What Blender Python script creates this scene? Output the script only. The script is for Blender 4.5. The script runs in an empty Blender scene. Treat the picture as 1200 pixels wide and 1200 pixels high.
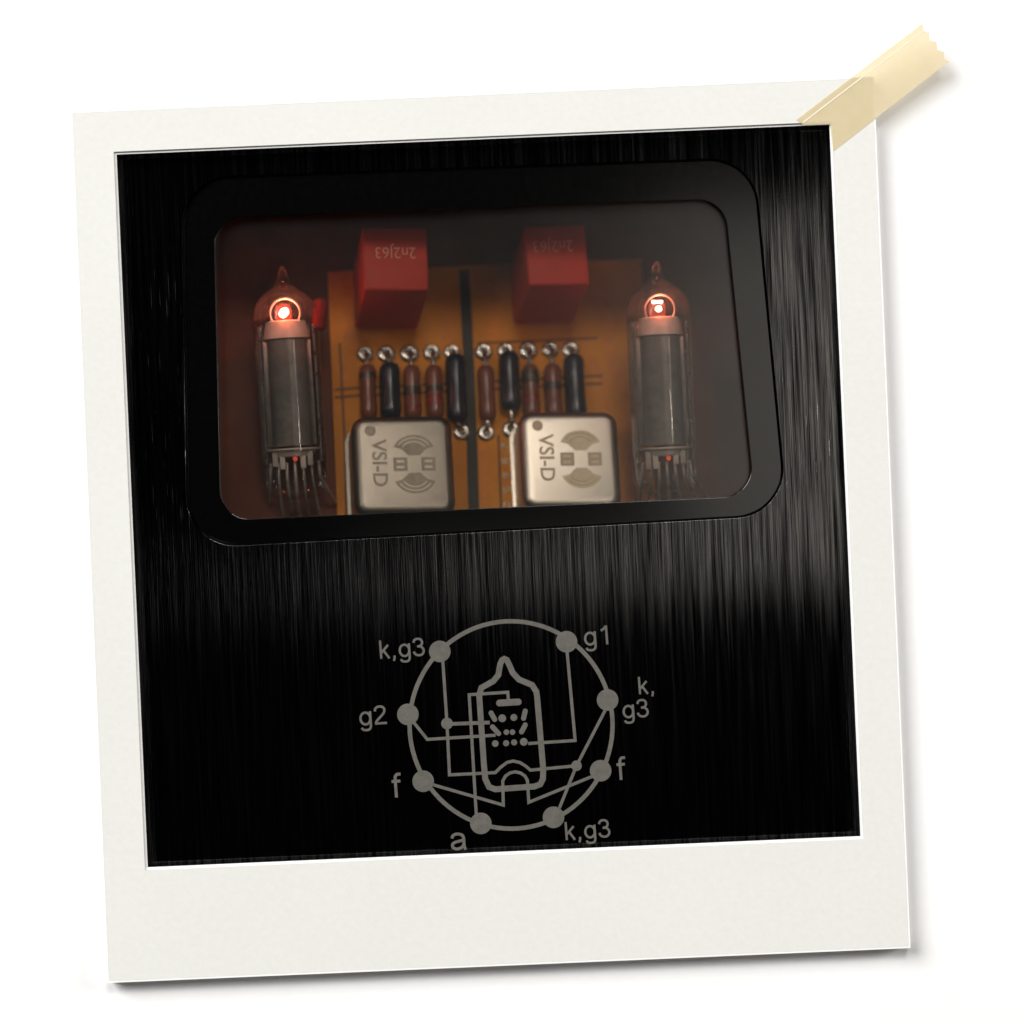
import bpy, bmesh, math, random
from mathutils import Vector, Matrix

random.seed(7)
MM = 0.001
SC = bpy.context.scene
COL = SC.collection
D = 0.300                     # camera height above the tabletop (m)
S = 0.1117 / 1200             # metres on the tabletop per photograph pixel

# ------------------------------------------------------------------ camera
cam_d = bpy.data.cameras.new('camera')
cam = bpy.data.objects.new('camera', cam_d)
COL.objects.link(cam)
cam.location = (0, 0, D)
cam_d.sensor_width = 36
cam_d.lens = 36 * D / 0.1117
cam_d.clip_start = 0.01
cam_d.clip_end = 50
cam_d.dof.use_dof = True
cam_d.dof.focus_distance = D
cam_d.dof.aperture_fstop = 13
SC.camera = cam

# ------------------------------------------------------------------ light
world = bpy.data.worlds.new('World')
SC.world = world
world.use_nodes = True
world.node_tree.nodes['Background'].inputs[0].default_value = (1, .97, .93, 1)
world.node_tree.nodes['Background'].inputs[1].default_value = 0.004


def area(name, loc, target, size, power, color=(1, 1, 1), size_y=None, spin=0):
    d = bpy.data.lights.new(name, 'AREA')
    d.energy = power
    d.color = color
    if size_y:
        d.shape = 'RECTANGLE'
        d.size, d.size_y = size, size_y
    else:
        d.shape = 'DISK'
        d.size = size
    o = bpy.data.objects.new(name, d)
    COL.objects.link(o)
    o.location = loc
    q = (Vector(target) - Vector(loc)).to_track_quat('-Z', 'Y')
    if (Vector(target) - Vector(loc)).xy.length < 1e-6:
        o.rotation_euler = (0, 0, spin)          # straight down
        return o
    o.rotation_euler = (q.to_matrix().to_4x4() @ Matrix.Rotation(spin, 4, 'Z')).to_euler()
    return o


area('key_lamp', (-.95, .78, 1.12), (0, 0, 0), 1.10, 33.5, (1, .995, .985))
area('fill_lamp', (.12, .68, 1.10), (0, 0, 0), .34, 4.9, (1, .97, .93))
area('side_lamp', (1.0, .36, .60), (0, 0, 0), .36, 5.0, (1, .98, .95))
area('ceiling_lamp', (.205, .046, .60), (.205, .046, 0), .30, .112, (1, .93, .84), size_y=.122, spin=math.radians(4))
area('reflection_strip', (.03, -.017, .60), (.03, -.017, 0), .16, .0030, (1, .95, .90), size_y=.022, spin=math.radians(4))  # added strip, only for the streak reflection just below the window
area('glint_lamp', (.29, .035, .57), (.29, .035, 0), .034, .08, (1, .92, .82))  # small lamp added to put glints on the valve glass

vs = SC.view_settings
vs.view_transform = 'Standard'
vs.look = 'None'
vs.exposure = 0
vs.gamma = 1
vs.use_curve_mapping = False
SC.cycles.max_bounces = 12
SC.cycles.transparent_max_bounces = 24
SC.cycles.sample_clamp_indirect = 6


# ------------------------------------------------------------------ helpers
def W(px, py, z=0.0):
    """point at height z (m) seen at photograph pixel px, py"""
    k = (D - z) / D * S
    return Vector(((px - 600) * k, (600 - py) * k, z))


def tag(o, label=None, cat=None, group=None, kind=None):
    if label: o['label'] = label
    if cat: o['category'] = cat
    if group: o['group'] = group
    if kind: o['kind'] = kind
    return o


def empty(name, mat=None):
    o = bpy.data.objects.new(name, None)
    o.empty_display_size = .002
    COL.objects.link(o)
    if mat is not None:
        o.matrix_world = mat
    return o


def link_mesh(name, me, mat, parent=None, smooth=35):
    if smooth:
        me.polygons.foreach_set('use_smooth', [True] * len(me.polygons))
        me.set_sharp_from_angle(angle=math.radians(smooth))
    if mat and not me.materials:
        me.materials.append(mat)
    o = bpy.data.objects.new(name, me)
    COL.objects.link(o)
    if parent:
        o.parent = parent
    return o


def bm_obj(name, bm, mat, parent=None, smooth=35):
    bmesh.ops.recalc_face_normals(bm, faces=bm.faces[:])
    me = bpy.data.meshes.new(name)
    bm.to_mesh(me)
    bm.free()
    return link_mesh(name, me, mat, parent, smooth)


def sheet(name, loops, z0, z1, mat, parent=None, bevel=0, smooth=30):
    """flat plate between z0 and z1 from closed 2-D loops (inner loops are holes)"""
    cu = bpy.data.curves.new(name, 'CURVE')
    cu.dimensions = '2D'
    cu.fill_mode = 'BOTH'
    cu.extrude = (z1 - z0) / 2 - bevel
    cu.bevel_depth = bevel
    cu.bevel_resolution = 2
    cu.offset = -bevel
    for lp in loops:
        sp = cu.splines.new('POLY')
        sp.points.add(len(lp) - 1)
        for p, v in zip(sp.points, lp):
            p.co = (v[0], v[1], 0, 1)
        sp.use_cyclic_u = True
    tmp = bpy.data.objects.new('tmp', cu)
    me = bpy.data.meshes.new_from_object(tmp)
    bpy.data.objects.remove(tmp)
    bpy.data.curves.remove(cu)
    me.name = name
    me.transform(Matrix.Translation((0, 0, (z0 + z1) / 2)))
    return link_mesh(name, me, mat, parent, smooth)


def round_loop(corners, r, n=9):
    """rounded polygon; r may be one radius or a list"""
    out = []
    m = len(corners)
    for i in range(m):
        p0, p1, p2 = (Vector(corners[(i + k) % m][:2]) for k in (-1, 0, 1))
        rr = r[i] if isinstance(r, (list, tuple)) else r
        a, b = (p0 - p1).normalized(), (p2 - p1).normalized()
        ang = a.angle(b)
        t = rr / math.tan(ang / 2)
        c = p1 + (a + b).normalized() * (rr / math.sin(ang / 2))
        s, e = p1 + a * t - c, p1 + b * t - c
        sw = s.angle_signed(e)
        for k in range(n + 1):
            q = Matrix.Rotation(-sw * k / n, 2) @ s
            out.append((c + q))
    return out


def pxloop(pts, z, r=None, n=9):
    c = [W(x, y, z) for x, y in pts]
    return round_loop(c, r, n) if r else [(v.x, v.y) for v in c]


def lathe(profile, seg=32, sx=1, sy=1, axis='Y'):
    """profile: list of (radius, along) in metres"""
    bm = bmesh.new()
    rings = []
    for r, t in profile:
        if r <= 1e-7:
            rings.append([bm.verts.new((0, t, 0))])
        else:
            rings.append([bm.verts.new((math.cos(2 * math.pi * k / seg) * r * sx, t,
                                        math.sin(2 * math.pi * k / seg) * r * sy)) for k in range(seg)])
    for a, b in zip(rings, rings[1:]):
        if len(a) == 1 and len(b) == 1: continue
        for k in range(seg):
            j = (k + 1) % seg
            if len(a) == 1: bm.faces.new((a[0], b[k], b[j]))
            elif len(b) == 1: bm.faces.new((a[k], a[j], b[0]))
            else: bm.faces.new((a[k], a[j], b[j], b[k]))
    if axis == 'Z':
        bmesh.ops.rotate(bm, verts=bm.verts[:], cent=(0, 0, 0), matrix=Matrix.Rotation(math.pi / 2, 3, 'X'))
    return bm


def tube(pts, r, seg=8, closed=False, bm=None):
    """swept round wire through 3-D points"""
    bm = bm or bmesh.new()
    pts = [Vector(p) for p in pts]
    n = len(pts)
    rings = []
    up = Vector((0.3, 0.2, 0.93)).normalized()
    for i, p in enumerate(pts):
        if closed: t = pts[(i + 1) % n] - pts[i - 1]
        else: t = pts[min(i + 1, n - 1)] - pts[max(i - 1, 0)]
        t.normalize()
        a = t.cross(up)
        if a.length < 1e-3: a = t.cross(Vector((1, 0, 0)))
        a.normalize()
        b = t.cross(a)
        rr = r[i] if isinstance(r, (list, tuple)) else r
        rings.append([bm.verts.new(p + a * math.cos(2 * math.pi * k / seg) * rr + b * math.sin(2 * math.pi * k / seg) * rr)
                      for k in range(seg)])
    m = n if closed else n - 1
    for i in range(m):
        A, B = rings[i], rings[(i + 1) % n]
        for k in range(seg):
            j = (k + 1) % seg
            bm.faces.new((A[k], A[j], B[j], B[k]))
    if not closed:
        bm.faces.new(rings[0][::-1])
        bm.faces.new(rings[-1])
    return bm


def box(x0, x1, y0, y1, z0, z1, bevel=0, seg=2, bm=None):
    bm = bm or bmesh.new()
    v = bmesh.ops.create_cube(bm, size=1)['verts']
    for q in v:
        q.co = Vector(((x0 + x1) / 2 + q.co.x * (x1 - x0), (y0 + y1) / 2 + q.co.y * (y1 - y0), (z0 + z1) / 2 + q.co.z * (z1 - z0)))
    if bevel:
        bmesh.ops.bevel(bm, geom=bm.edges[:], offset=bevel, segments=seg, affect='EDGES', profile=.5)
    return bm


def stroke(pts, w, closed=False, z=0.0):
    """flat ribbon of width w along 2-D points with round joins, as a list of loops for sheet()"""
    pts = [Vector(p[:2]) for p in pts]
    n = len(pts)
    L, R = [], []
    for i, p in enumerate(pts):
        if closed:
            a, b = pts[i - 1], pts[(i + 1) % n]
        else:
            a, b = pts[max(i - 1, 0)], pts[min(i + 1, n - 1)]
        d0 = (p - a).normalized() if (p - a).length > 0 else (b - p).normalized()
        d1 = (b - p).normalized() if (b - p).length > 0 else d0
        m = (d0 + d1).normalized()
        k = 1 / max(.45, m.dot(d1))
        nrm = Vector((-m.y, m.x)) * w / 2 * k
        L.append(p + nrm)
        R.append(p - nrm)
    return (L, R)


def ribbon(name, pts, w, z0, z1, mat, parent, closed=False, caps=False):
    L, R = stroke(pts, w, closed)
    bm = bmesh.new()
    n = len(L)
    vl = [[bm.verts.new((q.x, q.y, z)) for q in row] for row, z in ((L, z1), (R, z1), (R, z0), (L, z0))]
    m = n if closed else n - 1
    for i in range(m):
        j = (i + 1) % n
        for k in range(4):
            A, B = vl[k], vl[(k + 1) % 4]
            bm.faces.new((A[i], A[j], B[j], B[i]))
    if not closed:
        bm.faces.new([vl[k][0] for k in range(4)])
        bm.faces.new([vl[k][-1] for k in range(4)])
        if caps:
            for p in (pts[0], pts[-1]):
                disc(p, w / 2, z0, z1 + .003 * MM, bm)
    return bm_obj(name, bm, mat, parent, smooth=0)


def disc(c, r, z0, z1, bm=None, seg=28):
    bm = bm or bmesh.new()
    a = [bm.verts.new((c[0] + math.cos(2 * math.pi * k / seg) * r, c[1] + math.sin(2 * math.pi * k / seg) * r, z1)) for k in range(seg)]
    b = [bm.verts.new((v.co.x, v.co.y, z0)) for v in a]
    bm.faces.new(a)
    bm.faces.new(b[::-1])
    for k in range(seg):
        j = (k + 1) % seg
        bm.faces.new((a[k], b[k], b[j], a[j]))
    return bm


def text_mesh(s, size, bold=0.0):
    cu = bpy.data.curves.new('lettering', 'FONT')
    cu.body = s
    cu.size = size
    cu.align_x = 'CENTER'
    cu.align_y = 'CENTER'
    cu.extrude = .012 * MM
    cu.offset = bold
    cu.resolution_u = 4
    tmp = bpy.data.objects.new('tmp', cu)
    me = bpy.data.meshes.new_from_object(tmp)
    bpy.data.objects.remove(tmp)
    bpy.data.curves.remove(cu)
    me.name = 'lettering'
    return me


# ------------------------------------------------------------------ materials
class NT:
    def __init__(self, name):
        self.m = bpy.data.materials.new(name)
        self.m.use_nodes = True
        self.t = self.m.node_tree
        self.t.nodes.clear()
        self.out = self.n('ShaderNodeOutputMaterial')

    def n(self, kind, **kw):
        nd = self.t.nodes.new(kind)
        for k, v in kw.items():
            if hasattr(nd, k) and not k.startswith('i_'):
                setattr(nd, k, v)
        return nd

    def l(self, a, b):
        self.t.links.new(a, b)

    def coords(self, scale, rot=(0, 0, 0)):
        tc = self.n('ShaderNodeTexCoord')
        mp = self.n('ShaderNodeMapping')
        mp.inputs['Scale'].default_value = scale
        mp.inputs['Rotation'].default_value = rot
        self.l(tc.outputs['Object'], mp.inputs['Vector'])
        return mp.outputs['Vector']

    def noise(self, vec, scale=1, detail=4, rough=.6):
        nz = self.n('ShaderNodeTexNoise')
        nz.inputs['Scale'].default_value = scale
        nz.inputs['Detail'].default_value = detail
        nz.inputs['Roughness'].default_value = rough
        self.l(vec, nz.inputs['Vector'])
        return nz.outputs['Fac']

    def ramp(self, fac, stops):
        r = self.n('ShaderNodeValToRGB')
        while len(r.color_ramp.elements) < len(stops):
            r.color_ramp.elements.new(.5)
        for e, (p, c) in zip(r.color_ramp.elements, stops):
            e.position = p
            e.color = (*c, 1) if len(c) == 3 else c
        self.l(fac, r.inputs['Fac'])
        return r.outputs['Color']

    def bump(self, h, strength, dist):
        b = self.n('ShaderNodeBump')
        b.inputs['Strength'].default_value = strength
        b.inputs['Distance'].default_value = dist
        self.l(h, b.inputs['Height'])
        return b.outputs['Normal']

    def principled(self, color=(.5, .5, .5), rough=.5, metal=0, spec=.5, **kw):
        p = self.n('ShaderNodeBsdfPrincipled')
        p.inputs['Base Color'].default_value = (*color, 1)
        p.inputs['Roughness'].default_value = rough
        p.inputs['Metallic'].default_value = metal
        p.inputs['Specular IOR Level'].default_value = spec
        for k, v in kw.items():
            p.inputs[k].default_value = v
        self.l(p.outputs[0], self.out.inputs['Surface'])
        return p


def simple(name, color, rough=.5, metal=0, spec=.5, var=.12, nscale=900, bump=.0, bdist=2e-5, rvar=.08, **kw):
    """principled with fine colour and roughness variation"""
    t = NT(name)
    p = t.principled(color, rough, metal, spec, **kw)
    v = t.coords((nscale,) * 3)
    f = t.noise(v, 1, 5)
    lo = tuple(c * (1 - var) for c in color)
    hi = tuple(min(1, c * (1 + var)) for c in color)
    t.l(t.ramp(f, [(.3, lo), (.7, hi)]), p.inputs['Base Color'])
    t.l(t.ramp(f, [(.3, (max(0, rough - rvar),) * 3), (.7, (min(1, rough + rvar),) * 3)]), p.inputs['Roughness'])
    if bump:
        t.l(t.bump(f, bump, bdist), p.inputs['Normal'])
    return t.m


def brushed_black():
    t = NT('brushed_black_aluminium')
    p = t.principled((.003, .003, .0034), .2, 0, .5, IOR=1.75)
    v = t.coords((9000, 90, 1))
    f = t.noise(v, 1, 2, .6)
    v2 = t.coords((2600, 60, 1))
    f2 = t.noise(v2, 1, 1, .5)
    mx = t.n('ShaderNodeMath'); mx.operation = 'ADD'
    t.l(f, mx.inputs[0]); t.l(f2, mx.inputs[1])
    hv = t.n('ShaderNodeMath'); hv.operation = 'MULTIPLY'; hv.inputs[1].default_value = .5
    t.l(mx.outputs[0], hv.inputs[0])
    t.l(t.ramp(hv.outputs[0], [(.3, (.0002, .0002, .0005)), (.72, (.0003, .0003, .0007))]), p.inputs['Base Color'])
    t.l(t.ramp(hv.outputs[0], [(.36, (.06,) * 3), (.50, (.5,) * 3), (.62, (1,) * 3)]), p.inputs['Specular IOR Level'])
    t.l(t.ramp(f2, [(.3, (.05,) * 3), (.7, (.10,) * 3)]), p.inputs['Roughness'])
    t.l(t.bump(hv.outputs[0], .8, 3.8e-5), p.inputs['Normal'])
    return t.m


def clear(name, tint, gloss_rough=.05, ior=1.5, smudge=0, cap=1.0):
    """thin clear sheet: tinted straight-through light plus Fresnel reflection"""
    t = NT(name)
    tr = t.n('ShaderNodeBsdfTransparent'); tr.inputs[0].default_value = (*tint, 1)
    gl = t.n('ShaderNodeBsdfGlossy'); gl.inputs['Roughness'].default_value = gloss_rough
    fr = t.n('ShaderNodeFresnel'); fr.inputs['IOR'].default_value = ior
    mx = t.n('ShaderNodeMixShader')
    if smudge:
        f = t.noise(t.coords((90, 140, 90)), 1, 5, .65)
        t.l(t.ramp(f, [(.3, (max(.01, gloss_rough - smudge),) * 3), (.7, (gloss_rough + smudge,) * 3)]), gl.inputs['Roughness'])
    cl = t.n('ShaderNodeMath'); cl.operation = 'MINIMUM'; cl.inputs[1].default_value = cap
    t.l(fr.outputs[0], cl.inputs[0])
    t.l(cl.outputs[0], mx.inputs[0]); t.l(tr.outputs[0], mx.inputs[1]); t.l(gl.outputs[0], mx.inputs[2])
    t.l(mx.outputs[0], t.out.inputs['Surface'])
    return t.m


def film():
    """thin silvery getter deposit inside the dome: mostly see-through, a little diffuse"""
    t = NT('smoky_getter_film')
    tr = t.n('ShaderNodeBsdfTransparent'); tr.inputs[0].default_value = (.93, .92, .91, 1)
    df = t.n('ShaderNodeBsdfDiffuse'); df.inputs[0].default_value = (.55, .52, .49, 1)
    tl = t.n('ShaderNodeBsdfTranslucent'); tl.inputs[0].default_value = (.55, .5, .46, 1)
    m1 = t.n('ShaderNodeMixShader'); m1.inputs[0].default_value = .5
    t.l(df.outputs[0], m1.inputs[1]); t.l(tl.outputs[0], m1.inputs[2])
    m2 = t.n('ShaderNodeMixShader')
    f = t.noise(t.coords((260, 160, 260)), 1, 4, .6)
    t.l(t.ramp(f, [(.35, (.03,) * 3), (.7, (.15,) * 3)]), m2.inputs[0])
    t.l(tr.outputs[0], m2.inputs[1]); t.l(m1.outputs[0], m2.inputs[2])
    t.l(m2.outputs[0], t.out.inputs['Surface'])
    return t.m


def emitter(name, color, strength):
    t = NT(name)
    e = t.n('ShaderNodeEmission')
    e.inputs[0].default_value = (*color, 1)
    lw = t.n('ShaderNodeTexNoise'); lw.inputs['Scale'].default_value = 1500
    t.l(t.coords((1, 1, 1)), lw.inputs['Vector'])
    r = t.n('ShaderNodeMapRange')
    r.inputs['To Min'].default_value = strength * .75; r.inputs['To Max'].default_value = strength * 1.25
    t.l(lw.outputs['Fac'], r.inputs['Value'])
    t.l(r.outputs[0], e.inputs['Strength'])
    t.l(e.outputs[0], t.out.inputs['Surface'])
    return t.m


def paper(name, lo, hi, scale=1400, bump=.25):
    t = NT(name)
    p = t.principled(hi, .75, 0, .25)
    f = t.noise(t.coords((scale,) * 3), 1, 6, .7)
    g = t.noise(t.coords((60,) * 3), 1, 3, .5)
    mx = t.n('ShaderNodeMath'); mx.operation = 'MULTIPLY_ADD'; mx.inputs[1].default_value = .35
    t.l(g, mx.inputs[0]); t.l(f, mx.inputs[2])
    t.l(t.ramp(mx.outputs[0], [(.45, lo), (.9, hi)]), p.inputs['Base Color'])
    t.l(t.bump(f, bump, 2e-5), p.inputs['Normal'])
    return t.m


def tape_mat():
    t = NT('cream_paper_tape')
    tr = t.n('ShaderNodeBsdfTransparent'); tr.inputs[0].default_value = (1, .95, .82, 1)
    df = t.n('ShaderNodeBsdfDiffuse')
    f = t.noise(t.coords((700, 700, 700)), 1, 4)
    t.l(t.ramp(f, [(.3, (.80, .69, .46)), (.7, (.85, .74, .51))]), df.inputs[0])
    ts = t.n('ShaderNodeBsdfTranslucent'); ts.inputs[0].default_value = (.7, .56, .33, 1)
    m1 = t.n('ShaderNodeMixShader'); m1.inputs[0].default_value = .25
    t.l(df.outputs[0], m1.inputs[1]); t.l(ts.outputs[0], m1.inputs[2])
    m2 = t.n('ShaderNodeMixShader'); m2.inputs[0].default_value = .80
    t.l(tr.outputs[0], m2.inputs[1]); t.l(m1.outputs[0], m2.inputs[2])
    t.l(m2.outputs[0], t.out.inputs['Surface'])
    return t.m


def board_mat():
    t = NT('orange_circuit_board')
    p = t.principled((.4, .15, .03), .5, 0, .15)
    a = t.noise(t.coords((120,) * 3), 1, 4, .6)
    b = t.noise(t.coords((2600, 2600, 1)), 1, 2, .5)
    mx = t.n('ShaderNodeMath'); mx.operation = 'MULTIPLY_ADD'; mx.inputs[1].default_value = .3
    t.l(b, mx.inputs[0]); t.l(a, mx.inputs[2])
    t.l(t.ramp(mx.outputs[0], [(.35, (.60, .20, .012)), (.95, (.85, .33, .03))]), p.inputs['Base Color'])
    t.l(t.bump(mx.outputs[0], .2, 2e-5), p.inputs['Normal'])
    return t.m


M = {
    'table': paper('white_table_laminate', (.90, .90, .90), (.93, .93, .93), 900, .05),
    'card': paper('cream_photo_card', (.72, .72, .685), (.77, .77, .735)),
    'core': simple('white_paper_core', (.92, .92, .91), .8, 0, .2, .02),
    'tape': tape_mat(),
    'tape_edge': simple('pale_fold_highlight', (.86, .80, .62), .6, 0, .3, .04),  # highlight on the fold, put in as a paler colour
    'plate': brushed_black(),
    'bezel': simple('satin_black_bezel', (.0008, .0008, .0008), .12, 0, .75, .15, 1500, rvar=.01),
    'chassis': simple('dark_anodised_chassis', (.012, .011, .010), .5, 0, .3, .2),
    'pane': clear('smoked_window_pane', (.97, .95, .93), .20, 1.70, .02),
    'print': simple('grey_silkscreen_ink', (.115, .108, .095), .6, 0, .2, .16, 1600),
    'board': board_mat(),
    'track': simple('track_under_mask', (.74, .245, .02), .45, 0, .2, .15, 700),
    'carrier': simple('maroon_carrier_with_shade', (.14, .036, .012), .5, 0, .15, .3, 160),  # guessed lower board; its dark tone also stands in for shade
    'trace': simple('dark_board_channel', (.025, .021, .013), .5, 0, .3, .25),
    'line': simple('dark_board_line', (.22, .085, .015), .5, 0, .3, .25),
    'solder': simple('bright_solder', (.72, .69, .62), .22, 1, .5, .15, 2500, .3),
    'via': simple('dull_via', (.26, .20, .13), .4, 1, .5, .2),
    'lead_pale': simple('pale_bright_wire', (.5, .44, .38), .3, .3, .5, .15, 1500),  # paler and less metallic, standing in for reflections along the leads
    'lead': simple('tinned_wire', (.66, .63, .56), .25, 1, .5, .12, 2500),
    'resistor': simple('brown_lacquer', (.19, .062, .034), .22, 0, .5, .2, 500, rvar=.03),
    'inductor': simple('black_sleeve', (.012, .014, .024), .22, 0, .5, .2, 500, rvar=.03),
    'band_red': simple('red_band', (.22, .03, .02), .25, 0, .5),
    'band_dark': simple('dark_band', (.05, .035, .018), .25, 0, .5),
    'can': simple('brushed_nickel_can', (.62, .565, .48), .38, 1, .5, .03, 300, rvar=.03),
    'can_dim': simple('dimly_lit_nickel_can', (.28, .25, .205), .4, 1, .5, .05, 300, rvar=.03),  # darker copy of the can metal; weaker reflection put into the colour
    'can_mark_dim': simple('dimly_lit_etched_mark', (.195, .17, .13), .45, .85, .4, .08, 1500),  # marks darkened to suit the dimmer-coloured can
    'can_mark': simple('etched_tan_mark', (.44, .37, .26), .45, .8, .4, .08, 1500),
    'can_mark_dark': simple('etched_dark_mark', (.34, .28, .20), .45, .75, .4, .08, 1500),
    'cap': simple('red_moulded_plastic', (.56, .050, .028), .5, 0, .18, .07, 900, .08),
    'cap_ink': simple('faded_white_ink', (.74, .30, .24), .6, 0, .2, .2, 2500),
    'cap_base': simple('epoxy_fill', (.05, .012, .008), .5, 0, .3),
    'glass': clear('valve_glass', (.95, .95, .94), .03, 1.5, 0, .6),
    'anode': simple('grey_carbonised_nickel', (.34, .32, .29), .36, .5, .5, .2, 700, .15),
    'flash': film(),
    'mica': simple('white_mica', (.74, .64, .56), .5, 0, .4, .1, 1500),
    'nickel': simple('nickel_rod', (.5, .47, .43), .3, 1, .5, .15),
    'glow': emitter('white_hot_heater', (1, .62, .42), 16),
    'sleeve': emitter('red_glowing_sleeve', (1, .085, .045), 1.25),
    'glow_lobe': simple('red_glow_tint', (.24, .018, .012), .8, 0, .1, .15, 1200),  # reflected heater glow put in as a solid red
}

# ------------------------------------------------------------------ setting: white tabletop with the cut-out that takes the amplifier
PHI = math.atan2(42, 941)                                     # turn of the print and the amplifier
IMG = [(136.5, 181), (972, 146), (1008.5, 980), (173, 1016.5)]   # print window corners in the photograph
OUT = [(83, 131), (1024, 89.5), (1067, 1111), (126, 1152)]


def grow(q, d):
    """offset a pixel quad outward by d pixels"""
    res = []
    n = len(q)
    for i in range(n):
        a, b, c = Vector(q[i - 1]), Vector(q[i]), Vector(q[(i + 1) % n])
        e0, e1 = (b - a).normalized(), (c - b).normalized()
        n0, n1 = Vector((e0.y, -e0.x)), Vector((e1.y, -e1.x))
        m = (n0 + n1).normalized()
        res.append(tuple(b + m * d / max(.3, m.dot(n1))))
    return res


T = .9
hole = pxloop(grow(IMG, 32), 0)
tab = sheet('tabletop', [[(-T, -T), (T, -T), (T, T), (-T, T)], hole[::-1]], -36 * MM, 0, M['table'], smooth=0)
tag(tab, 'plain white tabletop under the taped photo card', kind='structure')

# ------------------------------------------------------------------ the instant photo card
H = 2.2 * MM
card = empty('instant_photo_frame', Matrix.Translation(W(595, 1130, 0)))
tag(card, 'off-white instant photo card frame with a square window and wide lower margin', 'photo frame')
inv = card.matrix_world.inverted()


def local(o, parent):
    """keep world placement of a mesh drawn in world coordinates when it gets a parent"""
    o.parent = parent
    o.matrix_parent_inverse = parent.matrix_world.inverted()
    return o


local(sheet('card', [pxloop(grow(OUT, -2.0), H), pxloop(grow(IMG, 3.2), H)[::-1]], H - .29 * MM, H, M['card'], bevel=.02 * MM), card)
o_out = pxloop(OUT, H + .01 * MM)
local(sheet('paper_edge', [o_out, pxloop(grow(OUT, -1.9), H + .01 * MM)[::-1]], .02 * MM, H + .01 * MM, M['core']), card)
local(sheet('card_backing', [pxloop(grow(OUT, -2.4), H), pxloop(grow(IMG, 12), H)[::-1]], .03 * MM, H - .51 * MM, M['card']), card)
local(sheet('card_core', [pxloop(grow(OUT, -2.3), H), pxloop(grow(IMG, 3.7), H)[::-1]], H - .5 * MM, H - .295 * MM, M['card']), card)
local(sheet('window_lip', [pxloop(grow(IMG, 3.6), H - .3 * MM), pxloop(IMG, H - .3 * MM)[::-1]], H - .5 * MM, H - .3 * MM, M['core']), card)

# ------------------------------------------------------------------ tape
tp = empty('tape_strip', Matrix.Translation(W(1000, 110, H)))
tag(tp, 'torn strip of cream masking tape over the photo card corner', 'tape')
A0, A1 = Vector((933, 140.5)), Vector((1081, 27.5))       # upper long edge
B0, B1 = Vector((976.5, 177.5)), Vector((1112.5, 72))     # lower long edge


def tape_pt(p, z):
    return W(p[0], p[1], z)


def tape_z(p):
    """the free end sags and lifts a little past the card edge"""
    u = ((p[0] - 1024) * .8 + (89.5 - p[1]) * .6) / 70
    return H + .05 * MM + (max(0, u) ** 2) * .12 * MM


ser = [(1081, 27.5), (1082.5, 36), (1089, 38.5), (1089.5, 47), (1097.5, 49.5), (1098.5, 58.5), (1106, 61), (1106.5, 69.5), (1112.5, 72)]
outline = ser + [(1090, 89.3), (1067, 107), (1046, 123.4), (1024.5, 140), (1000, 159.2), (976.5, 177.5), (974.5, 160), (973.0, 145.5), (958, 146.0), (942, 146.6), (933, 140.5),
                 (958, 121.4), (981, 103.8), (1003, 87), (1030, 66.4), (1056, 46.6)]
bm = bmesh.new()
top = [bm.verts.new(tape_pt(p, tape_z(p))) for p in outline]
bm.faces.new(top)
bmesh.ops.triangulate(bm, faces=bm.faces[:])
tf = bm_obj('tape_film', bm, M['tape'], None, 0)
local(tf, tp)
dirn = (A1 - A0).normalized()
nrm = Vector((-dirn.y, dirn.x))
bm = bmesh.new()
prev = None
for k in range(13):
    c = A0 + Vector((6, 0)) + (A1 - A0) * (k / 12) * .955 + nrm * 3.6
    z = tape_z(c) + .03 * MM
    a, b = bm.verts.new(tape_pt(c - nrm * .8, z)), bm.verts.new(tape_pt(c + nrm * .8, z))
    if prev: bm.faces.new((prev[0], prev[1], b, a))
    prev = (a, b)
local(bm_obj('tape_fold_highlight', bm, M['tape_edge'], None, 0), tp)  # pale strip painted as the highlight along the fold

# ------------------------------------------------------------------ amplifier: top plate, bezel, pane, chassis
amp = empty('tube_amplifier', Matrix.Translation((0, 0, -34 * MM)) @ Matrix.Rotation(PHI, 4, 'Z'))
tag(amp, 'black brushed metal amplifier with a smoked viewing window and grey valve diagram', 'amplifier')
INNER = [(251, 255), (849, 233), (884, 581), (259, 610)]
OUTER = [(213, 208), (884, 184), (923.5, 604), (219, 643)]
PZ = -.3 * MM
plate_loop = [Matrix.Rotation(-PHI, 2) @ Vector(p[:2]) for p in pxloop(grow(IMG, 30), 0)]
hole_loop = [Matrix.Rotation(-PHI, 2) @ p for p in pxloop(OUTER, PZ, 5.4 * MM, 12)]
pl = sheet('top_plate', [plate_loop, hole_loop[::-1]], 34 * MM - 1.9 * MM, 34 * MM + PZ, M['plate'], amp, bevel=.02 * MM)
bz = sheet('window_bezel', [pxloop(grow(OUTER, -2.4), -.8 * MM, 5.2 * MM, 12), pxloop(INNER, -.8 * MM, 3.2 * MM, 12)[::-1]],
           -2.0 * MM, -.8 * MM, M['bezel'], None, bevel=.06 * MM)
local(bz, amp)
pn = sheet('window_pane', [pxloop(grow(INNER, 8), -2.1 * MM, 3.6 * MM, 10)], -2.9 * MM, -2.05 * MM, M['pane'])
local(pn, amp)
local(sheet('bezel_seat', [pxloop(grow(OUTER, 10), -2.2 * MM, 5.6 * MM, 10), pxloop(grow(INNER, 8.6), -2.2 * MM, 3.6 * MM, 10)[::-1]], -2.9 * MM, -2.02 * MM, M['chassis']), amp)
q = [Vector(p) for p in pxloop(grow(IMG, 29), 0)]
qi = [Vector(p) for p in pxloop(grow(IMG, 14), 0)]
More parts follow.
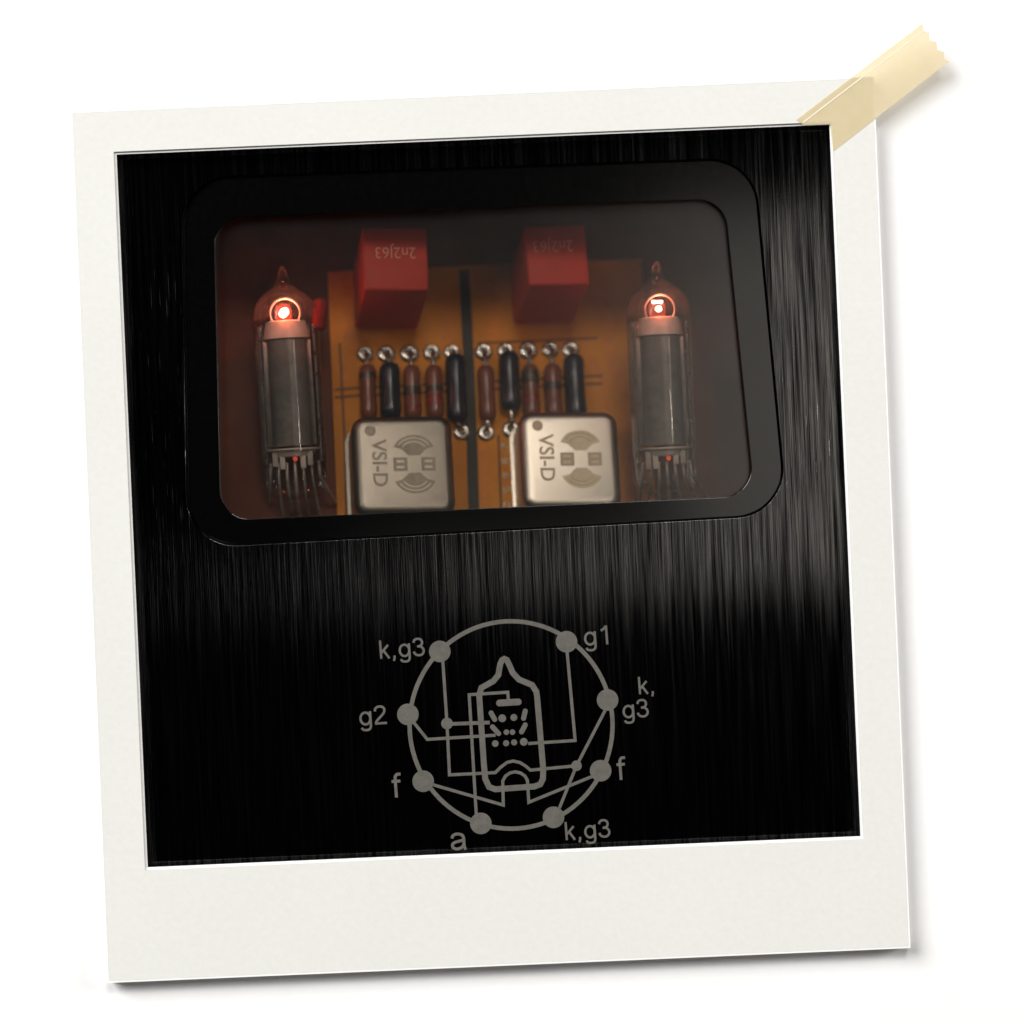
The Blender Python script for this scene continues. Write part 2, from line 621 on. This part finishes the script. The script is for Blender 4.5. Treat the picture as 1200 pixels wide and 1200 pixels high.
local(sheet('chassis_wall', [q, qi[::-1]], -33 * MM, -2.95 * MM, M['chassis']), amp)
local(sheet('chassis_floor', [q], -34 * MM, -33.05 * MM, M['chassis']), amp)

# printed valve diagram on the top plate; zx, zy are read from an enlarged view
INK0, INK1 = PZ + .012 * MM, PZ + .03 * MM


def zp(x, y):
    return W(400 + .325 * x, 700 + .325 * y, PZ)


def zl(*pts):
    return [zp(*p) for p in pts]


ZU = .325 * S
layer = [0]


def ink(name, pts, w, closed=False, caps=False):
    layer[0] += 1
    dz = layer[0] * .0006 * MM
    return local(ribbon(name, pts, w * ZU, INK0, INK1 + dz, M['print'], None, closed, caps), amp)


cx, cy, rx, ry = 612, 460, 366, 374
ink('diagram_ring', [zp(cx + rx * math.cos(a), cy + ry * math.sin(a)) for a in [2 * math.pi * k / 96 for k in range(96)]], 15.5, True)


def dot(name, x, y, r):
    layer[0] += 1
    c = zp(x, y)
    local(bm_obj(name, disc(c, r * ZU, INK0, INK1 + layer[0] * .0006 * MM), M['print'], None, 0), amp)


for x, y in ((355, 195), (812, 160), (960, 370), (935, 625), (765, 793), (503, 815), (295, 663), (240, 422)):
    dot('pin_dot', x, y, 39)
dot('junction_dot', 381, 455, 21)
dot('junction_dot', 848, 607, 19)
LW = 11
ink('diagram_line', zl((366, 230), (381, 455), (390, 640), (555, 632), (575, 612), (598, 595), (620, 590), (645, 596), (664, 608), (682, 623), (848, 607)), LW)
ink('diagram_line', zl((381, 457), (535, 451)), LW + 2)
ink('diagram_line', zl((262, 452), (310, 512), (556, 497)), LW)
ink('diagram_line', zl((814, 196), (843, 516), (674, 527)), LW)
ink('diagram_line', zl((487, 790), (461, 351), (600, 342), (603, 376)), LW)
ink('diagram_line', zl((951, 408), (848, 607), (786, 760)), LW)
ink('diagram_line', zl((332, 676), (584, 749), (582, 662), (592, 644), (608, 633), (627, 629), (646, 633), (662, 644), (671, 660), (676, 739), (906, 645)), LW)
ink('valve_outline', zl((519, 655), (514, 600), (497, 352), (505, 326), (548, 302), (566, 280), (573, 240), (580, 226), (588, 222), (597, 226), (604, 240), (618, 272), (640, 296),
                        (688, 316), (703, 340), (706, 360), (728, 620), (727, 655), (717, 674), (696, 682), (555, 692), (533, 684)), 21, True)
ink('anode_bar', zl((570, 381), (638, 377)), 24, caps=True)
for a, b in (((540, 417), (553, 440)), ((663, 410), (657, 436)), ((545, 467), (567, 491)), ((663, 460), (650, 485))):
    ink('grid_dash', zl(a, b), 18, caps=True)
for x, y, r in ((580, 436, 14), (622, 433, 12.5), (595, 486, 10), (617, 486, 10), (555, 527, 12), (594, 526, 11), (623, 523, 11), (658, 521, 14)):
    dot('grid_dot', x, y, r)
LEAN = math.radians(4.2)
GLYPH = {   # pen strokes on an em square: advance, list of polylines (smoothed when long)
    'k': (.5, [[(.11, 0), (.11, .716)], [(.41, .525), (.125, .225)], [(.215, .325), (.43, -.005)]]),
    'g': (.556, [[(.262 + .185 * math.cos(t), .262 + .222 * math.sin(t)) for t in [2 * math.pi * q / 20 for q in range(21)]],
                 [(.45, .525), (.45, .3), (.45, .1), (.447, -.03), (.42, -.12), (.35, -.168), (.25, -.175), (.15, -.15), (.1, -.075)]]),
    '1': (.556, [[(.335, 0), (.335, .716)], [(.315, .685), (.25, .6), (.13, .53)]]),
    '2': (.556, [[(.08, .5), (.095, .59), (.16, .655), (.27, .675), (.38, .645), (.435, .57), (.43, .48), (.37, .38), (.2, .215), (.11, .115), (.085, .045)],
                 [(.06, .042), (.5, .042)]]),
    '3': (.556, [[(.08, .535), (.11, .62), (.17, .665), (.26, .677), (.36, .65), (.41, .57), (.41, .48), (.36, .41), (.29, .385), (.21, .378)],
                 [(.23, .383), (.34, .37), (.42, .31), (.46, .22), (.44, .12), (.37, .05), (.27, .03), (.17, .05), (.1, .11), (.072, .19)]]),
    'f': (.3, [[(.13, 0), (.13, .3), (.13, .55), (.145, .63), (.2, .685), (.3, .682)], [(.02, .482), (.28, .482)]]),
    'a': (.556, [[(.075, .365), (.1, .44), (.18, .485), (.29, .485), (.39, .445), (.43, .36), (.43, .22), (.432, .1), (.45, .04), (.475, .0)],
                 [(.43, .3), (.3, .27), (.17, .245), (.09, .2), (.072, .14), (.1, .07), (.2, .033), (.3, .05), (.39, .11), (.43, .2)]]),
    ',': (.278, [[(.135, .09), (.135, .0), (.1, -.12)]]),
}


def smooth_path(p):
    if len(p) < 4: return [Vector(q) for q in p]
    p = [Vector(q) for q in p]
    out = []
    for i in range(len(p) - 1):
        a, b, c, d = p[max(i - 1, 0)], p[i], p[i + 1], p[min(i + 2, len(p) - 1)]
        for t in (0, .33, .66):
            out.append(.5 * (2 * b + (c - a) * t + (2 * a - 5 * b + 4 * c - d) * t * t + (3 * b - a - 3 * c + d) * t ** 3))
    return out + [p[-1]]


def letters(text, zx, zy, em):
    """hand-drawn sans-serif lettering centred on the enlarged-view point zx, zy"""
    wid = sum(GLYPH[c][0] for c in text)
    c0 = zp(zx, zy)
    rot = Matrix.Rotation(LEAN, 2)
    bm = bmesh.new()
    x, n = -wid / 2, 0
    for ch in text:
        for path in GLYPH[ch][1]:
            n += 1
            pts = [rot @ (Vector((x + q.x, q.y - .26)) * em * ZU) for q in smooth_path(path)]
            L, R = stroke(pts, .088 * em * ZU)
            z1 = INK1 + n * .0008 * MM
            for k in range(len(L) - 1):
                bm.faces.new([bm.verts.new((c0.x + v.x, c0.y + v.y, z1)) for v in (R[k], R[k + 1], L[k + 1], L[k])])
        x += GLYPH[ch][0]
    bmesh.ops.remove_doubles(bm, verts=bm.verts[:], dist=1e-7)
    local(bm_obj('lettering', bm, M['print'], None, 0), amp)


for s_, x, y, em in (('k,g3', 219, 192, 92), ('g1', 925, 147, 96), ('k,', 1100, 325, 88), ('g3', 1062, 410, 92), ('g2', 115, 435, 96),
                     ('f', 199, 690, 122), ('f', 1009, 628, 116), ('a', 424, 880, 118), ('k,g3', 888, 846, 92)):
    letters(s_, x, y, em)

# ------------------------------------------------------------------ circuit board, sloping under the window
NB = Vector((.135, .285, .95)).normalized()
EX = Vector((math.cos(math.radians(2.8)), math.sin(math.radians(2.8)), 0))
EX = (EX - NB * EX.dot(NB)).normalized()
EY = NB.cross(EX)
BC = W(560, 430, -18 * MM)
RB = Matrix((EX, EY, NB)).transposed().to_4x4()
EYE = Vector((0, 0, D))


def hit(px, py, h=0.0):
    """point h above the board plane seen at a photograph pixel"""
    d = W(px, py, 0) - EYE
    p0 = BC + NB * h
    return EYE + d * ((p0 - EYE).dot(NB) / d.dot(NB))


def on_board(px, py, h):
    """matrix of a thing standing on the board whose point at height h shows at that pixel"""
    return Matrix.Translation(hit(px, py, h) - NB * h) @ RB


brd = empty('circuit_board', Matrix.Translation(BC) @ RB)
tag(brd, 'orange-brown circuit board behind the smoked window', 'circuit board')
bpy.context.view_layer.update()
binv = brd.matrix_world.inverted()
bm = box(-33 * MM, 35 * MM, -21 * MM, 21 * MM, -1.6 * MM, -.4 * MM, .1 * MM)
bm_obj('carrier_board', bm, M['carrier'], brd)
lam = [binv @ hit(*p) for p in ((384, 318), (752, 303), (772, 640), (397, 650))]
sheet('laminate', [[(p.x, p.y) for p in lam]], -.39 * MM, 0, M['board'], brd, bevel=.05 * MM)  # upper edge stops short; the dark carrier beyond stands in for shade


def bl(px, py):
    return binv @ hit(px, py, 0)


ribbon('board_channel', [bl(544, 316), bl(549, 420), bl(553, 520), bl(556, 625)], 1.25 * MM, -.3 * MM, .03 * MM, M['trace'], brd)
for dy in (0, 9):
    ribbon('board_trace', [bl(392, 457 + dy), bl(415, 455 + dy), bl(540, 449 + dy)], .33 * MM, -.2 * MM, .03 * MM, M['line'], brd)
    ribbon('board_trace', [bl(560, 448 + dy), bl(690, 441 + dy), bl(706, 440.5 + dy)], .33 * MM, -.2 * MM, .03 * MM, M['line'], brd)
ribbon('board_trace', [bl(560, 402), bl(640, 399), bl(700, 396)], .3 * MM, -.2 * MM, .03 * MM, M['line'], brd)
ribbon('board_trace', [bl(398, 402), bl(404, 520), bl(406, 610)], .3 * MM, -.2 * MM, .03 * MM, M['line'], brd)
ribbon('board_trace', [bl(584, 510), bl(588, 620)], .3 * MM, -.2 * MM, .03 * MM, M['line'], brd)
for pts, wd in (([(410, 330), (414, 400)], 2.2), ([(520, 340), (525, 398)], 1.5), ([(575, 335), (580, 392)], 2.0), ([(708, 330), (716, 420), (735, 470), (740, 620)], 1.1),
                ([(692, 420), (705, 440), (722, 560), (724, 620)], .8), ([(566, 525), (572, 620)], .9), ([(400, 430), (404, 440)], 1.4)):
    ribbon('copper_track', [bl(*p) for p in pts], wd * MM, -.2 * MM, .02 * MM, M['track'], brd, caps=True)
via = lathe([(.42 * MM, -.02 * MM), (.4 * MM, .05 * MM), (.3 * MM, .08 * MM), (.2 * MM, .05 * MM), (.17 * MM, -.05 * MM), (0, -.05 * MM)], 18, axis='Z')
via_me = bm_obj('via', via, M['via'], brd)
vm = via_me.data
via_me.location = bl(591, 522)
for y in (540, 557, 574, 591, 608):
    o = link_mesh('via', vm, None, brd, 0)
    o.location = bl(592 + (y - 540) * .05, y)
for sx in (-31, 33):
    for sy in (-19, 19):
        foot = brd.matrix_world @ Vector((sx * MM, sy * MM, -1.6 * MM))
        o = bm_obj('standoff', tube([foot, Vector((foot.x, foot.y, -33 * MM))], 1.5 * MM, 12), M['lead'], None)
        local(o, brd)

# ------------------------------------------------------------------ resistors and chokes in a row
joint_bm = lathe([(1.18 * MM, 0), (1.15 * MM, .1 * MM), (.95 * MM, .34 * MM), (.72 * MM, .48 * MM), (.46 * MM, .40 * MM), (.30 * MM, .2 * MM), (0, .12 * MM)], 24, axis='Z')
joint_me = bpy.data.meshes.new('solder_joint')
bmesh.ops.recalc_face_normals(joint_bm, faces=joint_bm.faces[:])
joint_bm.to_mesh(joint_me); joint_bm.free()
joint_me.materials.append(M['solder'])
joint_me.polygons.foreach_set('use_smooth', [True] * len(joint_me.polygons))


def cyl_part(px, yt, yb, r, mat, name, label, cat, group, jt, jb, bands=(), turn=0):
    """axial part lying on the board, seen from pixel row yt to yb; jt, jb are its solder joints"""
    h = r + .35 * MM
    a, b = hit(px, yt, h), hit(px + (yb - yt) * .075, yb, h)
    mid = (a + b) / 2
    L = (a - b).length / 2
    m = Matrix.Translation(mid - NB * h) @ RB @ Matrix.Rotation(turn, 4, 'Z')
    e = empty(name, m)
    tag(e, label, cat, group)
    bpy.context.view_layer.update()
    iv = e.matrix_world.inverted()
    pr = [(0, -L), (r * .42, -L + .04 * MM), (r * .78, -L + .3 * MM), (r * .95, -L + .7 * MM), (r, -L + 1.15 * MM), (r * .95, -L * .35),
          (r * .94, 0), (r * .95, L * .35), (r, L - 1.15 * MM), (r * .95, L - .7 * MM), (r * .78, L - .3 * MM), (r * .42, L - .04 * MM), (0, L)]
    body = bm_obj('body', lathe(pr, 28), M[mat], e, 60)
    body.location = (0, 0, h)
    for t, w, bmn in bands:
        bnd = bm_obj('colour_band', lathe([(r * .93, (t - w) * L), (r * 1.012, (t - w) * L + .02 * MM), (r * 1.012, (t + w) * L - .02 * MM), (r * .93, (t + w) * L)], 28), M[bmn], body, 40)
    for (jx, jy), sgn in ((jt, 1), (jb, -1)):
        j = iv @ hit(jx, jy, .2 * MM)
        o = link_mesh('solder_joint', joint_me, None, e, 0)
        o.location = (j.x, j.y, 0)
        o.rotation_euler.z = random.uniform(0, 6)
        o.scale = (random.uniform(.9, 1.05),) * 2 + (random.uniform(.9, 1.3),)
        y0 = sgn * (L - .1 * MM)
        pts = [(0, y0, h), (j.x * .4, y0 + (j.y - y0) * .55, h), (j.x * .85, y0 + (j.y - y0) * .9, h * .75), (j.x, j.y, h * .4), (j.x, j.y, .1 * MM)]
        bm_obj('lead', tube(pts, .27 * MM, 10), M['lead'], e, 60)
    return e


RG, CG = 'brown resistors in the soldered row', 'black chokes in the soldered row'
row = [
    (428, 428, 'r', 'glossy brown resistor at the row end nearest the brighter glowing valve', [(.55, .1, 'band_dark')]),
    (454, 426, 'c', 'black choke between two brown resistors behind the darker metal can', []),
    (480, 429, 'r', 'brown resistor with a dark middle band, next to the first black choke', [(.02, .16, 'band_dark'), (-.6, .1, 'band_red')]),
    (506, 429, 'r', 'brown resistor with a reddish lower half beside the channel-side black choke', [(-.35, .22, 'band_red'), (.1, .1, 'band_dark')]),
    (531, 416, 'c', 'long black choke on the darker metal can side of the board channel', []),
    (567, 429, 'r', 'plain brown resistor right beside the dark board channel with both solder joints visible', []),
    (594, 413, 'c', 'long black choke behind the brighter metal can, its lower lead showing', []),
    (619, 428, 'r', 'brown resistor with an olive upper half beside the long black choke', [(.5, .22, 'band_dark'), (-.3, .18, 'band_red')]),
    (645, 427, 'r', 'brown resistor with a dark green middle band next to the last black choke', [(.15, .14, 'band_dark')]),
    (670, 416, 'c', 'matt black choke at the row end nearest the dimmer valve', []),
]
for i, (px, yt, k, lab, bands) in enumerate(row):
    long_ = yt < 420
    yb = {531: 496, 567: 494, 594: 482}.get(px, 492)
    jb = {531: (541, 506), 567: (570, 507), 594: (599, 503)}.get(px, (px + 6, 503))
    jt = (px - (0 if k == 'r' else 1), 415 - i * .6)
    cyl_part(px + 1, yt - 1, yb, (1.0 if k == 'r' else 1.22) * MM, 'resistor' if k == 'r' else 'inductor',
             'resistor' if k == 'r' else 'choke', lab, 'resistor' if k == 'r' else 'choke', RG if k == 'r' else CG, jt, jb, bands)


# ------------------------------------------------------------------ metal cans
def metal_can(cxp, cyp, w, l, label, turn, dark):
    h = 6.0 * MM
    e = empty('metal_can', on_board(cxp, cyp, h) @ Matrix.Rotation(turn, 4, 'Z'))
    tag(e, label, 'metal can', 'square metal cans on the board')
    bm = bmesh.new()
    loops = []
    cr = 1.6 * MM

    def rr(inset, z):
        x, y = w / 2 - inset, l / 2 - inset
        return [bm.verts.new((p.x, p.y, z)) for p in round_loop([(-x, -y), (x, -y), (x, y), (-x, y)], max(.25 * MM, cr - inset), 7)]
    prof = [(-.35, .0), (-.35, .45), (0, .5), (0, 4.8)] + [(1.0 * (1 - math.cos(a)), 5.0 + 1.0 * math.sin(a)) for a in [math.radians(15 * k) for k in range(7)]]
    for ins, z in prof:
        loops.append(rr(ins * MM, z * MM))
    for a, b in zip(loops, loops[1:]):
        n = len(a)
        for k in range(n):
            bm.faces.new((a[k], a[(k + 1) % n], b[(k + 1) % n], b[k]))
    bm.faces.new(loops[-1])
    bm.faces.new(loops[0][::-1])
    body = bm_obj('can_shell', bm, M['can_dim' if dark else 'can'], e, 40)
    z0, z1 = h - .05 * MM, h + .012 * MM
    mk = M['can_mark_dim'] if dark else M['can_mark']
    mk2 = M['can_mark_dim'] if dark else M['can_mark_dark']
    mk3 = M['can_mark_dim'] if dark else M['can_mark']
    u = w / (11.1 * MM)

    def P(x, y): return Vector((x * u * MM, y * u * MM))
    bm_obj('printed_dot', disc(P(-3.55, 3.9), .62 * u * MM, z0, z1), mk2, e, 0)
    # lettering, turned a quarter clockwise
    t = link_mesh('lettering', text_mesh('VSI-D', 2.3 * u * MM, .04 * MM), mk2, e, 0)
    t.rotation_euler.z = -math.pi / 2
    t.location = (-2.75 * u * MM, .15 * u * MM, h + .014 * MM)
    # hourglass emblem: two fans, a waist, two boxed marks
    for s in (1, -1):
        arc = [P(1.15 + 2.35 * math.sin(a), s * (1.35 + 2.35 * math.cos(a) * .86)) for a in [math.radians(-72 + 12 * k) for k in range(13)]]
        fan = [P(.55, s * 1.0)] + [P(-.25, s * 1.75)] + arc + [P(2.55, s * 1.75), P(1.75, s * 1.0)]
        sheet('emblem_fan', [[(p.x, p.y) for p in fan]], z0, z1, mk3, e, smooth=0)
        for rad in (1.45, 1.95):
            ap = [P(1.15 + rad * math.sin(a), s * (1.35 + rad * math.cos(a) * .86)) for a in [math.radians(-60 + 10 * k) for k in range(13)]]
            ribbon('emblem_arc', ap, .13 * u * MM, z0, z1 + .012 * MM, M['can_dim'] if dark else mk2, e)
        xs = 1.15 + s * 1.55
        sheet('emblem_box', [[tuple(P(xs - .78, -.78)), tuple(P(xs + .78, -.78)), tuple(P(xs + .78, .78)), tuple(P(xs - .78, .78))]], z0, z1 + .004 * MM, mk2, e, smooth=0)
        for yy in (-.33, .33):
            bm_obj('emblem_slot', box((xs - .42) * u * MM, (xs + .42) * u * MM, (yy - .14) * u * MM, (yy + .14) * u * MM, z0, z1 + .014 * MM), M['can_dim'] if dark else M['can_mark'], e, 0)
    return e


metal_can(473.5, 544, 11.3 * MM, 11.7 * MM, 'square nickel can coloured darker for weaker light, with faint emblem, beside the brighter valve', math.radians(.6), True)
metal_can(669, 538, 11.3 * MM, 11.6 * MM, 'brighter square nickel can with clear emblem beyond the board channel', math.radians(.0), False)


# ------------------------------------------------------------------ red film capacitors
def film_cap(cxp, cyp, w, l, label, flip, turn=0, shift=0):
    h = 13 * MM
    e = empty('film_capacitor', on_board(cxp, cyp, h) @ Matrix.Rotation(turn, 4, 'Z'))
    tag(e, label, 'capacitor', 'red film capacitors')
    bm_obj('case', box(-w / 2, w / 2, -l / 2, l / 2, .5 * MM, h, .35 * MM, 3), M['cap'], e)
    bm_obj('epoxy_base', box(-w / 2 + .3 * MM, w / 2 - .3 * MM, -l / 2 + .3 * MM, l / 2 - .3 * MM, .1 * MM, .6 * MM), M['cap_base'], e)
    t = link_mesh('lettering', text_mesh('2n2J63', 1.75 * MM), M['cap_ink'], e, 0)
    t.location = (shift * MM, (.75 - shift) * MM, h + .02 * MM)
    t.scale = (.98, 1.1, 1)
    if flip: t.rotation_euler.z = math.pi
    for s in (-1, 1):
        bm_obj('lead', tube([(s * 2.4 * MM, 0, .2 * MM), (s * 2.4 * MM, 0, -2.2 * MM)], .25 * MM, 8), M['lead'], e)
    return e


film_cap(463.5, 303, 7.3 * MM, 7.5 * MM, 'red box capacitor with upside-down lettering, the one nearer the brighter glowing valve', True)
film_cap(652.5, 298.5, 7.0 * MM, 7.2 * MM, 'red box capacitor with faint upside-down lettering, the one nearer the dimmer valve', True, .035, -.35)


# ------------------------------------------------------------------ valves
def valve(bot, top, z, label, leads, dim, seed):
    rnd = random.Random(seed)
    a, b = W(*bot, z), W(*top, z)
    d = b - a
    rz = math.atan2(-d.x, d.y)
    e = empty('vacuum_tube', Matrix.Translation(a) @ Matrix.Rotation(rz, 4, 'Z'))
    tag(e, label, 'vacuum tube', 'subminiature vacuum tubes')
    bpy.context.view_layer.update()
    iv = e.matrix_world.inverted()
    k = d.length / (22 * MM)
    m = lambda pts: [(r * MM, t * MM * k) for r, t in pts]
    bm_obj('glass_envelope', lathe(m([(0, -4.2), (1.5, -4.1), (2.6, -3.7), (3.3, -2.9), (3.6, -1.8), (3.7, 1), (3.7, 14.8), (3.65, 16.2), (3.35, 17.4), (2.75, 18.2), (1.9, 18.8),
                                      (1.1, 19.3), (.7, 20.1), (.55, 20.9), (.3, 21.4), (0, 21.5)]), 48), M['glass'], e, 80)
    # anode: an oval sleeve with two flat side fins and a crimped seam
    an = bm_obj('anode', lathe(m([(1.9, 1.75), (2.26, 1.7), (2.3, 1.8), (2.26, 13.2), (2.3, 13.35), (1.9, 13.3)]), 40, 1, .9), M['anode'], e, 50)
    for s in (-1, 1):
        bm_obj('anode_fin', box(s * 2.4 * MM - .25 * MM, s * 2.4 * MM + .25 * MM, 1.75 * MM * k, 13.25 * MM * k, -.16 * MM, .16 * MM, .05 * MM), M['anode'], an)
    bm_obj('anode_seam', box(.85 * MM, 1.0 * MM, 1.9 * MM * k, 13.1 * MM * k, 1.75 * MM, 1.95 * MM, .04 * MM), M['anode'], an)
    # spacers
    bm_obj('upper_spacer', lathe(m([(0, 13.45), (2.55, 13.45), (2.6, 13.6), (2.25, 15.3), (2.1, 15.4), (0, 15.4)]), 20, 1, .9), M['mica'], e, 30)
    bm_obj('lower_spacer', lathe(m([(0, .55), (2.1, .55), (2.2, .65), (2.6, 1.2), (3.1, 1.25), (3.1, 1.42), (2.6, 1.45), (0, 1.45)]), 20, 1, .9), M['mica'], e, 30)
    for x in (-2.0, -1.2, 1.1, 1.9):
        bm_obj('spacer_tab', box((x - .3) * MM, (x + .3) * MM, (-.4 - rnd.random() * .5) * MM, 1.1 * MM, 1.2 * MM, 1.5 * MM, .06 * MM), M['mica'], e)
    for x in (-3.05, 3.05):
        bm_obj('support_rod', tube([(x * MM, -.1 * MM, 0), (x * MM, 14.9 * MM * k, .1 * MM)], .17 * MM, 8), M['nickel'], e, 60)
    # getter ring and glowing cathode end
    ring = [(.1 * MM + 1.75 * MM * math.cos(t), 16.2 * MM * k + 1.75 * MM * math.sin(t) * .95, 1.1 * MM + .3 * MM * math.sin(t)) for t in [2 * math.pi * q / 36 for q in range(36)]]
    bm_obj('getter_ring', tube(ring, .2 * MM, 8, True), M['nickel'], e, 60)
    sl = bm_obj('cathode_sleeve', lathe(m([(0, 15.2), (.8, 15.2), (.95, 15.9), (.95, 16.6), (.75, 17.1), (.35, 17.3), (0, 17.3)]), 24), M['sleeve_dim' if dim else 'sleeve'], e, 50)
    sl.location = (-.15 * MM, 0, .2 * MM)
    hc = bm_obj('heater_coil', lathe(m([(0, -.62), (.38, -.45), (.5, -.1), (.46, .3), (.22, .55), (0, .6)]), 16), M['glow'], sl, 60)
    hc.location = (.1 * MM, 16.25 * MM * k, .75 * MM)
    hc.rotation_euler.z = -.7
    if dim:
        hc.scale = (.8, .6, .7)
        coil = [((-.55 + 1.1 * q / 40) * MM, (17.0 + .12 * math.sin(q * 1.6)) * MM * k, .85 * MM + .1 * MM * math.cos(q * 1.6)) for q in range(41)]
        bm_obj('heater_wire', tube(coil, .07 * MM, 6), M['glow'], sl, 60)
    he = bm_obj('heater_end', lathe(m([(0, -.3), (.26, -.1), (.26, .15), (0, .3)]), 12), M['sleeve_dim'], e, 60)
    he.location = (.25 * MM, .25 * MM, 1.7 * MM)
    lamp_d = bpy.data.lights.new('heater_light', 'POINT')
    lamp_d.energy = .0005 if dim else .0009
    lamp_d.color = (1, .16, .07)
    lamp_d.shadow_soft_size = .6 * MM
    lamp_d.specular_factor = .03
    lamp = bpy.data.objects.new('heater_light', lamp_d)
    COL.objects.link(lamp)
    lamp.parent = e
    lamp.location = (.1 * MM, 16.6 * MM * k, 2.3 * MM)
    bm_obj('getter_flash', lathe(m([(3.6, 15.6), (3.5, 16.5), (3.2, 17.35), (2.6, 18.15), (1.8, 18.7), (1.2, 19.2)]), 40), M['flash'], e, 80)
    if not dim:       # red block added to imitate the glow's reflection beside the dome
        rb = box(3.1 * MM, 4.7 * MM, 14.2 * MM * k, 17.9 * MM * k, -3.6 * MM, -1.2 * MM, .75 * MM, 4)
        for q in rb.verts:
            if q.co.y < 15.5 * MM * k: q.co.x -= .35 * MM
        bm_obj('red_glow_lobe', rb, M['glow_lobe'], e, 70)
    # lead wires down to the board
    for (lx, ly), x0 in zip(leads, (-2.6, -1.7, -.8, .1, 1.0, 1.9, 2.7)):
        endp = iv @ hit(lx, ly, 0)
        p0 = Vector((x0 * MM, -.1 * MM, (.5 - abs(x0) * .1) * MM))
        p1 = Vector((x0 * MM * 1.05, -1.8 * MM, .8 * MM))
        p2 = p1.lerp(endp, .55) + Vector((0, 0, .9 * MM))
        bm_obj('lead', tube([p0, p0.lerp(p1, .5), p1, p1.lerp(p2, .5), p2, p2.lerp(endp, .5) + Vector((0, 0, .25 * MM)), endp], rnd.uniform(.15, .22) * MM, 8), M['lead_pale'], e, 60)
    return e


M['sleeve_dim'] = emitter('dull_red_sleeve', (1, .11, .05), .62)
valve((345, 541), (330, 306), -7.5 * MM, 'clear glass valve with the brighter white-hot glow, beside the darker can', [(318, 590), (333, 606), (343, 600), (352, 606), (362, 602), (376, 606), (394, 590)], False, 1)
valve((780, 540), (768.5, 300), -8.6 * MM, 'clear glass valve with a small coiled red glow, beside the brighter can', [(745, 604), (757, 600), (770, 606), (784, 602), (800, 606), (822, 598), (832, 588)], True, 2)
